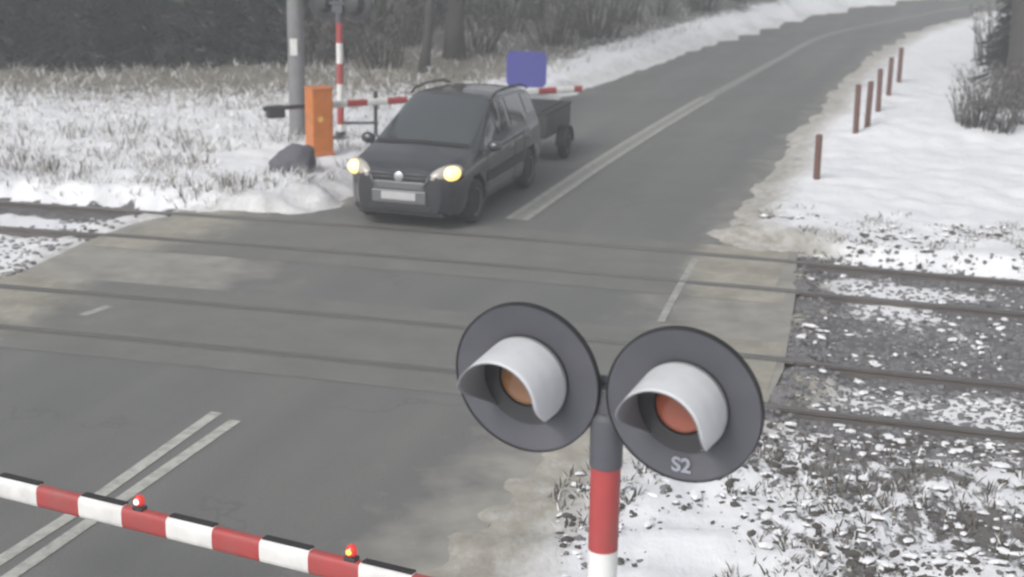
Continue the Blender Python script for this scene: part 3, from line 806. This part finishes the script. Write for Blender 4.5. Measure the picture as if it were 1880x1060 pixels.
# front fascia
NX = 2.2
mb = MB(); mb.box((NX-.01, .25, .765), (.05, .38, .095)); mb.box((NX-.01, -.25, .765), (.05, .38, .095)); mb.build('grille', m_plastic, car, bevel=.012)
mb = MB()
for sd in (1, -1):
    mb.tube([(NX+.018, .08*sd, .765), (NX+.01, .44*sd, .765)], .007, 8); mb.tube([(NX+.02, .09*sd, .82), (NX+.005, .46*sd, .82)], .008, 8)
    mb.tube([(NX+.005, .455*sd, .82), (NX+.018, .40*sd, .69), (NX+.02, .33*sd, .61)], .011, 8)
mb.build('grille_bar', m_bumper, car, smooth=True)
mb = MB(); mb.lathe([(.0, .072), (.018, .070), (.024, .058), (.026, 0)], 28, 'X', (NX+.01, 0, .775)); mb.build('badge', m_chrome, car, auto=35)
mb = MB(); mb.box((NX-.005, 0, .645), (.06, .76, .12)); mb.box((NX-.0, 0, .485), (.07, .82, .19)); mb.build('bumper_panel', m_bumper, car, bevel=.015)
mb = MB(); mb.box((NX+.042, 0, .50), (.010, .52, .112)); mb.build('number_plate', m_plate, car, bevel=.004)
mb = MB(); mb.box((NX-.02, 0, .325), (.06, .95, .075)); mb.build('lower_intake', m_plastic, car, bevel=.01)
mb = MB(); mb.box((2.04, 0, .235), (.26, 1.30, .05)); mb.build('chin_spoiler', m_plastic, car, bevel=.02)
for sd in (1, -1):
    patch('tail_light', mat('tail_light_red', (.30, .02, .02), .2, coat=.5), car, (-2.17, -2.02), (6.0, 8.2), .012, (sd,))
# place it: front left tyre on the road at its place in the lane
pf = gp(880, 404); prr = gp(975, 342)
ax = (pf-prr); ax.z = 0; ang = math.atan2(ax.y, ax.x)
car.rotation_euler = (0, 0, ang)
wl = Matrix.Rotation(ang, 3, 'Z') @ Vector((1.36, .86, 0))
car.location = (pf.x-wl.x, pf.y-wl.y, .004); car.location.x += .18*math.cos(ang); car.location.y += .18*math.sin(ang)
BO = gp(520, 318)
# ------------------------------------------------------------------ the trailer behind the car
tr_ = empty('box_trailer'); tag(tr_, 'low dark box trailer towed close behind the dark grey car', 'trailer')
mb = MB(); TL, TWd = 1.55, 1.18
mb.box((0, 0, .50), (TL, TWd, .06))
for sd in (1, -1): mb.box((0, sd*TWd/2, .71), (TL, .03, .38))
for sx in (1, -1): mb.box((sx*TL/2, 0, .71), (.03, TWd+.026, .377))
mb.build('bed', m_trail, tr_, bevel=.006)
mb = MB(); mb.box((0, 0, .905), (TL+.05, TWd+.06, .035)); mb.box((.0, 0, .93), (TL-.2, TWd-.2, .03)); mb.build('cover', m_plastic, tr_, bevel=.012)
mb = MB(); mb.tube([(TL/2, .3, .44), (TL/2+.95, 0, .42)], .028, 10); mb.tube([(TL/2, -.3, .44), (TL/2+.95, 0, .42)], .028, 10); mb.tube([(TL/2+.9, 0, .42), (TL/2+1.12, 0, .43)], .034, 10); mb.build('drawbar', m_dark, tr_)
for sd in (1, -1):
    tb = MB(); tb.lathe([(-.07, .15), (-.07, .24), (-.05, .265), (.05, .265), (.07, .24), (.07, .15)], 30, 'Y'); w_ = tb.build('wheel', m_tyre, tr_, auto=40); w_.location = (-.1, sd*(TWd/2+.10), .265)
    rb = MB(); rb.lathe([(.06, .15), (.072, .145), (.05, .06), (.06, .05), (.062, 0)], 24, 'Y'); rm = rb.build('rim', m_rim, w_, auto=40); rm.rotation_euler = (0, 0, 0 if sd > 0 else math.pi)
    mb = MB(); n_ = 12; pts = [(-.1+.33*math.cos(R(180*k/n_)), .265+.33*math.sin(R(180*k/n_))) for k in range(n_+1)]
    mb.add([(a, sd*(TWd/2+.02+q), b) for q in (0, .17) for a, b in pts], [(k, k+1, n_+2+k, n_+1+k) for k in range(n_)]); fe = mb.build('mudguard', m_plastic, tr_); so = fe.modifiers.new('thick', 'SOLIDIFY'); so.thickness = .008
    mb = MB(); mb.box((-TL/2-.025, sd*.48, .60), (.03, .16, .09)); mb.build('tail_light', m_redlamp, tr_, bevel=.006)
tq = Matrix.Rotation(ang, 3, 'Z') @ Vector((-2.25-1.12-TL/2+.16, 0, 0))
tr_.location = (car.location.x+tq.x, car.location.y+tq.y, .004); tr_.rotation_euler = (0, 0, ang)
# ------------------------------------------------------------------ weeds, stones (too many to count)
def scatter(name, n, sampler, maker, mats, z_off=0.):
    mb = MB(); mb.open = True; k = 0; tries = 0
    pts = []
    while len(pts) < n and tries < 30:
        tries += 1
        pts += sampler(n)
    pts = np.array(pts[:n]); z = heights(pts[:, 0], pts[:, 1])
    for i in range(len(pts)):
        maker(mb, Vector((pts[i, 0], pts[i, 1], z[0][i]+z_off)))
    o = mb.build(name, mats); o['kind'] = 'stuff'; return o
def region(px0, px1, py0, py1, cond, pw=1.0):
    """points of the ground picked over a patch of land"""
    def s(n):
        a = np.random.rand(n)*(px1-px0)+px0; b = py0+(py1-py0)*np.random.rand(n)**pw
        g = [gp(x, y, .15) for x, y in zip(a, b)]
        x = np.array([q.x for q in g]); y = np.array([q.y for q in g])
        d = seg_dist(x, y, POLY); ins = inside(x, y, POLY); u, v = vt(x, y)
        k = (~ins) & cond(x, y, d, u, v)
        return [(x[i], y[i]) for i in np.nonzero(k)[0]]
    return s
def blades(nb, h, w, spread, mi_w):
    def f(mb, p):
        for _ in range(nb):
            a = random.uniform(0, 6.283); hh = random.uniform(*h); ww = random.uniform(*w); sp = random.uniform(0, spread)
            q = p+Vector((math.cos(a)*sp*.4, math.sin(a)*sp*.4, -.03)); tip = q+Vector((math.cos(a)*sp, math.sin(a)*sp, hh))
            b = random.uniform(0, 3.14); s = Vector((math.cos(b), math.sin(b), 0))*ww*.5
            mid = q.lerp(tip, .55)+Vector((0, 0, hh*.12))
            mi = random.choices(range(len(mi_w)), mi_w)[0]
            mb.add([q-s, q+s, mid+s*.8, mid-s*.8, tip], [(0, 1, 2, 3), (3, 2, 4)], mi)
    return f
nzc = lambda x, y, s, sd: nz(x, y, s, sd, 2)
scatter('frosted_weeds', 3000, region(-250, 720, 170, 392, lambda x, y, d, u, v: (v > .42) & (d > .3) & (np.hypot(x-BO[0], y-BO[1]) > 1.3)), blades(6, (.03, .17), (.008, .024), .22, (8, 2.0, .8)), [m_frost, m_weed, m_weedd])
scatter('bank_stems', 300, region(-250, 640, 250, 388, lambda x, y, d, u, v: (v > .42) & (d > .3) & (np.hypot(x-BO[0], y-BO[1]) > 1.0) & (nzc(x, y, .9, 3) > .0)), blades(4, (.08, .30), (.010, .022), .16, (2, 3, 3)), [m_frost, m_weed, m_weedd])
scatter('dry_grass', 3000, region(-300, 1330, -10, 215, lambda x, y, d, u, v: (v > 8) & (d > .7) & (side_of_road(x, y) < 0), .8), blades(5, (.05, .28), (.010, .026), .40, (3, 6, .8)), [m_frost, m_straw, m_weedd])
scatter('verge_weeds', 330, region(1400, 1960, 380, 520, lambda x, y, d, u, v: (v > .35) & (v < 3.2) & (d > .2) & (nzc(x, y, 1.1, 6) > .02)), blades(5, (.02, .12), (.008, .02), .16, (2, 2, 3)), [m_frost, m_weed, m_weedd])
scatter('dead_weeds', 520, region(1000, 1950, 740, 1120, lambda x, y, d, u, v: (v < -6.7) & (d > .25) & (nzc(x, y, .8, 4) > -.12)), blades(6, (.03, .13), (.008, .022), .11, (1, 1.5, 4)), [m_frost, m_weed, m_weedd])
ico = bmesh.new(); bmesh.ops.create_icosphere(ico, subdivisions=1, radius=1)
IV = [v.co.copy() for v in ico.verts]; IFc = [tuple(v.index for v in f.verts) for f in ico.faces]; ico.free()
def stone(lo, hi, flat=.7, mi_w=(1,)):
    def f(mb, p):
        r = random.uniform(lo, hi); m = Matrix.Rotation(random.uniform(0, 6.28), 3, 'Z'); sx, sy = random.uniform(.7, 1.4), random.uniform(.7, 1.2)
        mb.add([p+m @ Vector((v.x*r*sx*random.uniform(.8, 1.2), v.y*r*sy*random.uniform(.8, 1.2), v.z*r*flat)) for v in IV], IFc, random.choices(range(len(mi_w)), mi_w)[0])
    return f
scatter('ballast_stones', 3000, region(1380, 1980, 440, 830, lambda x, y, d, u, v: (v > -7.3) & (v < .6) & (np.abs(v) > .06) & (np.abs(v+1.5) > .06) & (np.abs(v+4.3) > .06) & (np.abs(v+5.8) > .06)), stone(.018, .045), m_grav, -.005)
scatter('track_stones', 500, region(-200, 310, 385, 520, lambda x, y, d, u, v: (v > -4) & (v < .5) & (np.abs(v) > .06) & (np.abs(v+1.5) > .06)), stone(.02, .05), m_grav, -.005)
def clod(lo, hi, capped=.45):
    def f(mb, p):
        r = lo+(hi-lo)*random.random()**3; m = Matrix.Rotation(random.uniform(0, 6.28), 3, 'Z'); sx, sy = random.uniform(.8, 1.7), random.uniform(.6, 1.1)
        jit = [random.uniform(.7, 1.25) for _ in IV]
        mb.add([p+m @ Vector((v.x*r*sx*k, v.y*r*sy*k, v.z*r*.75*k)) for v, k in zip(IV, jit)], IFc, 0 if random.random() < .7 else 2)
        if random.random() < capped:
            q = p+Vector((random.gauss(0, .1)*r, (.25+random.gauss(0, .15))*r, r*random.uniform(.42, .62))); g = random.uniform(.8, 1.5)
            mb.add([q+m @ Vector((v.x*r*sx*k*g, v.y*r*sy*k*g, v.z*r*.42*k)) for v, k in zip(IV, jit)], IFc, 1)
    return f
CM = [m_soilc, m_snow, m_grav]
scatter('snowy_clods', 2300, region(1020, 1990, 690, 1130, lambda x, y, d, u, v: (v < -6.0) & (d > .35) & (nzc(x, y, .75, 9)+1.2*(np.random.rand(len(x))-.5)+.07*np.clip(x-1.2, -1, 2) > .12)), clod(.009, .050, .30), CM)
scatter('snowy_ballast', 1500, region(1400, 1990, 430, 830, lambda x, y, d, u, v: (v > -7.2) & (v < .55) & (d > .08) & (np.abs(v) > .10) & (np.abs(v+1.5) > .10) & (np.abs(v+4.3) > .10) & (np.abs(v+5.8) > .10) & (nzc(x, y, .9, 14)+.3*(np.random.rand(len(x))-.5)+.25*sstep(.8, 2.4, d) > .10)), clod(.012, .045, .38), CM)
scatter('bank_clods', 420, region(1400, 1990, 380, 520, lambda x, y, d, u, v: (v > .30) & (v < 2.4) & (d > .2) & (nzc(x, y, 1.0, 15) > .02)), clod(.015, .055), CM)
# ------------------------------------------------------------------ trees
def limb(mb, p, d, length, r, depth, twigs):
    pts = [p]; n = 4
    for i in range(n):
        d = (d+Vector((random.gauss(0, .14), random.gauss(0, .14), random.gauss(.03, .08)))).normalized(); pts.append(pts[-1]+d*length/n)
    mb.tube(pts, [r*(1-.75*i/n) for i in range(n+1)], 5 if depth else 7, cap=False)
    if depth < 2:
        for i in range(5 if depth == 0 else 4):
            q = pts[random.randint(1, n)]
            a = random.uniform(0, 6.28); s = (d*.6+Vector((math.cos(a), math.sin(a), random.uniform(-.1, .6)))*.8).normalized()
            limb(mb, q, s, length*random.uniform(.4, .65), r*.4, depth+1, twigs)
    if depth >= 1: twigs.append((pts, d))
def twig_fill(tb, twigs, n, L0, w):
    for pts, d in twigs:
        for _ in range(n):
            q = random.choice(pts[1:]); v = (d+Vector((random.gauss(0, .7), random.gauss(0, .7), random.gauss(.2, .5)))).normalized()
            l = random.uniform(.5, 1)*L0; s = v.cross(Vector((random.gauss(0, 1), random.gauss(0, 1), random.gauss(0, 1)))).normalized()*w
            tb.add([q-s, q+s, q+v*l], [(0, 1, 2)], 0 if random.random() < .7 else 1)
def bare_tree(h, r, seed):
    random.seed(seed)
    t = empty('bare_tree'); mb = MB(); twigs = []
    pts = [Vector((0, 0, -.3))]; d = Vector((random.gauss(0, .04), random.gauss(0, .04), 1))
    for i in range(9): d = (d+Vector((random.gauss(0, .05), random.gauss(0, .05), .1))).normalized(); pts.append(pts[-1]+d*h/9)
    rad = [r*1.35]+[r*(1-.85*i/9) for i in range(1, 10)]
    mb.tube(pts, rad, 12); mb.build('trunk', m_bark, t, smooth=True)
    lb = MB(); lb.open = True
    for i in range(3, 10):
        for k in range(3):
            a = random.uniform(0, 6.28); limb(lb, pts[i], Vector((math.cos(a), math.sin(a), random.uniform(.2, .9))).normalized(), h*random.uniform(.16, .28), rad[i]*.45+.01, 0, twigs)
    tb = lb; twig_fill(tb, twigs, 8, .5, .012)
    for i in range(len(tb.m)): tb.m[i] = min(tb.m[i], 1)
    tb.build('crown', [m_twig, m_bark], t); return t
def spruce(h, seed, base=.15):
    random.seed(seed)
    t = empty('spruce_tree'); mb = MB(); mb.tube([(0, 0, -.3), (0, 0, h*.5), (0, 0, h)], [h*.018+.03, h*.011+.015, .01], 8); mb.build('trunk', m_bark, t, smooth=True)
    cb = MB(); cb.open = True; z = base
    while z < h-.05:
        rr = (h-z)*.26+.12
        for k in range(int(16+rr*12)):
            a = random.uniform(0, 6.28); l = rr*random.uniform(.55, 1.12); dr = random.uniform(.1, .45)
            u = Vector((math.cos(a), math.sin(a), 0)); sd = Vector((-u.y, u.x, 0))
            for q in range(6):
                f0 = (q+.3)/6; p = u*l*f0+Vector((0, 0, z-dr*l*f0+random.uniform(-.06, .06)))
                for s in (-1, 1):
                    e = p+u*l*.16+sd*s*l*random.uniform(.10, .26)*(1.2-f0)+Vector((0, 0, random.uniform(-.16, .02)*l))
                    w = Vector((0, 0, .018+.025*random.random()))+sd*.012
                    cb.add([p-w*.5, p+w*.5, e+w*.3, e-w*.6], [(0, 1, 2, 3)], 0 if random.random() < .93 else 1)
        z += random.uniform(.10, .17)*(1+.05*h)
    cb.build('crown', [m_needle, m_twig], t); return t
def shrub(h, w, seed, n=26, frost=.35):
    random.seed(seed)
    t = empty('bare_shrub'); mb = MB(); mb.open = True; tb = MB(); tb.open = True; twigs = []
    for k in range(n):
        a = random.uniform(0, 6.28); rr = random.uniform(0, .25)*w
        p = Vector((math.cos(a)*rr, math.sin(a)*rr, -.1)); d = Vector((math.cos(a)*random.uniform(.05, .6)*w/h, math.sin(a)*random.uniform(.05, .6)*w/h, 1)).normalized()
        L_ = h*random.uniform(.6, 1.05); pts = [p]
        for i in range(5): d = (d+Vector((random.gauss(0, .10), random.gauss(0, .10), .02))).normalized(); pts.append(pts[-1]+d*L_/5)
        mb.tube(pts, [.022*(1-.8*i/5)*(h/1.6)**.5 for i in range(6)], 5, cap=False)
        twigs.append((pts, d))
    mb.build('stem', m_bark, t)
    for pts, d in twigs:
        for _ in range(34):
            q = random.choice(pts[1:]); v = (d+Vector((random.gauss(0, .6), random.gauss(0, .6), random.gauss(0, .35)))).normalized()
            l = random.uniform(.12, .40)*h*.45; s = v.cross(Vector((random.gauss(0, 1), random.gauss(0, 1), random.gauss(0, 1)))).normalized()*.010
            tb.add([q-s, q+s, q+v*l], [(0, 1, 2)], 1 if random.random() < frost else 0)
    tb.build('twig_crown', [m_twig, m_twig2], t); return t
def stand(protos, used, k, px, py, rz, s, lab, cat, grp):
    p = protos[k]
    t = p if not used.get(id(p)) else copy_tree(p)
    used[id(p)] = 1
    g = gpt(px, py); t.location = g; t.rotation_euler = (0, 0, rz); t.scale = (s, s, s)
    tag(t, lab, cat, grp); return t
used = {}
SP = [spruce(5.2, 11), spruce(7.5, 12), spruce(4.0, 13)]
rs_ = random.Random(3)
# dark spruces at the upper left, low boughs reaching the ground
row1 = [(-40, 118), (55, 108), (130, 122), (215, 104), (290, 116), (372, 108), (452, 112), (512, 98)]
for i, (x, y) in enumerate(row1):
    stand(SP, used, i % 3, x, y, rs_.uniform(0, 6), rs_.uniform(.9, 1.1), 'dark spruce in the front row at the upper left, boughs down to the dry grass', 'tree', 'dark spruces in the front row at the upper left')
row2 = [(-10, 60), (90, 52), (175, 66), (255, 48), (330, 62), (415, 50), (490, 56), (590, 50), (668, 58), (735, 30)]
for i, (x, y) in enumerate(row2):
    stand(SP, used, (i+1) % 3, x, y, rs_.uniform(0, 6), rs_.uniform(.95, 1.2), 'dark spruce behind the front row, half hidden in the gloom of the wood', 'tree', 'dark spruces farther back in the wood')
BT = [bare_tree(11, .26, 21), bare_tree(13, .34, 22), bare_tree(9, .13, 23)]
bt_ = [(834, 108, 0, 'thick dark trunk of a leafless tree above the roof of the car'), (972, 42, 1, 'dark leafless tree standing alone above the blue sign'), (776, 132, 2, 'slender leafless tree just left of the thick dark trunk'),
       (1872, 196, 1, 'stout dark tree trunk at the right edge beside the grey bushes')]
for x, y, k, lb in bt_: stand(BT, used, k, x, y, rs_.uniform(0, 6), 1.0, lb, 'tree', 'leafless trees')
SH = [shrub(1.7, 1.8, 31), shrub(1.3, 1.6, 32), shrub(2.2, 2.2, 33, 34)]
sh = [(575, 120), (640, 112), (700, 122), (755, 84), (880, 96), (920, 60), (1010, 84), (1050, 52), (1095, 70), (1150, 44), (1215, 30), (1290, 18), (1360, 6), (1010, 28), (880, 34), (790, 52), (1110, 16)]
for i, (x, y) in enumerate(sh):
    stand(SH, used, i % 3, x, y, rs_.uniform(0, 6), rs_.uniform(.85, 1.2), 'grey-brown leafless shrub in the thicket between the wood and the bend of the road', 'shrub', 'leafless shrubs left of the road')
sr = [(1768, 230), (1792, 234), (1838, 238), (1880, 230), (1815, 205), (1858, 196), (1846, 150), (1822, 120), (1880, 150)]
for i, (x, y) in enumerate(sr):
    stand(SH, used, (i+1) % 3, x, y, rs_.uniform(0, 6), .55 if i < 6 else .85, 'low grey shrub on the snowfield at the right edge, behind the snow ridge', 'shrub', 'low shrubs at the right edge')
rt_ = [(1900, 128), (1872, 92), (1935, 160)]
for i, (x, y) in enumerate(rt_):
    stand(SP, used, (0, 2, 1)[i], x, y, rs_.uniform(0, 6), .95, 'dark spruce rising at the right edge beyond the snowfield', 'tree', 'dark spruces at the right edge')
# ------------------------------------------------------------------ air, light
HZ = .0044
hb_ = MB(); hb_.box((0, 60, 9.5), (900, 900, 25.0)); m_haze = bpy.data.materials.new('cold_mist'); m_haze.use_nodes = True
nt = m_haze.node_tree; nt.nodes.remove(nt.nodes['Principled BSDF'])
pv = nt.nodes.new('ShaderNodeVolumePrincipled'); pv.inputs['Color'].default_value = (.86, .88, .90, 1); pv.inputs['Density'].default_value = HZ; pv.inputs['Anisotropy'].default_value = .2
nt.links.new(pv.outputs[0], nt.nodes['Material Output'].inputs['Volume'])
if HZ > 0: hz_o = hb_.build('haze', m_haze); hz_o['kind'] = 'stuff'
w = bpy.data.worlds.new('World'); sc.world = w; w.use_nodes = True
N = w.node_tree.nodes; L = w.node_tree.links
sky = N.new('ShaderNodeTexSky'); sky.sky_type = 'NISHITA'; sky.sun_disc = False
EL, AZ = R(40), R(-142)
sky.sun_elevation = EL; sky.sun_rotation = AZ; sky.air_density = 1.0; sky.dust_density = 4.0; sky.ozone_density = 1.0
hs = N.new('ShaderNodeHueSaturation'); hs.inputs['Saturation'].default_value = .22
L.new(sky.outputs[0], hs.inputs['Color']); L.new(hs.outputs[0], N['Background'].inputs['Color']); N['Background'].inputs['Strength'].default_value = .12
sd = bpy.data.lights.new('sun', 'SUN'); sd.energy = 1.0; sd.angle = R(20); sd.color = (1, .97, .93)
so = bpy.data.objects.new('sun', sd); COL.objects.link(so)
dirv = Vector((math.sin(AZ)*math.cos(EL), math.cos(AZ)*math.cos(EL), math.sin(EL)))
so.rotation_euler = dirv.to_track_quat('Z', 'Y').to_euler()
sc.view_settings.view_transform = 'Standard'; sc.view_settings.look = 'None'; sc.view_settings.gamma = 1; sc.view_settings.exposure = 0.48
sc.cycles.use_denoising = True; sc.cycles.max_bounces = 6; sc.cycles.volume_bounces = 1
sc.cycles.filter_width = 2.3
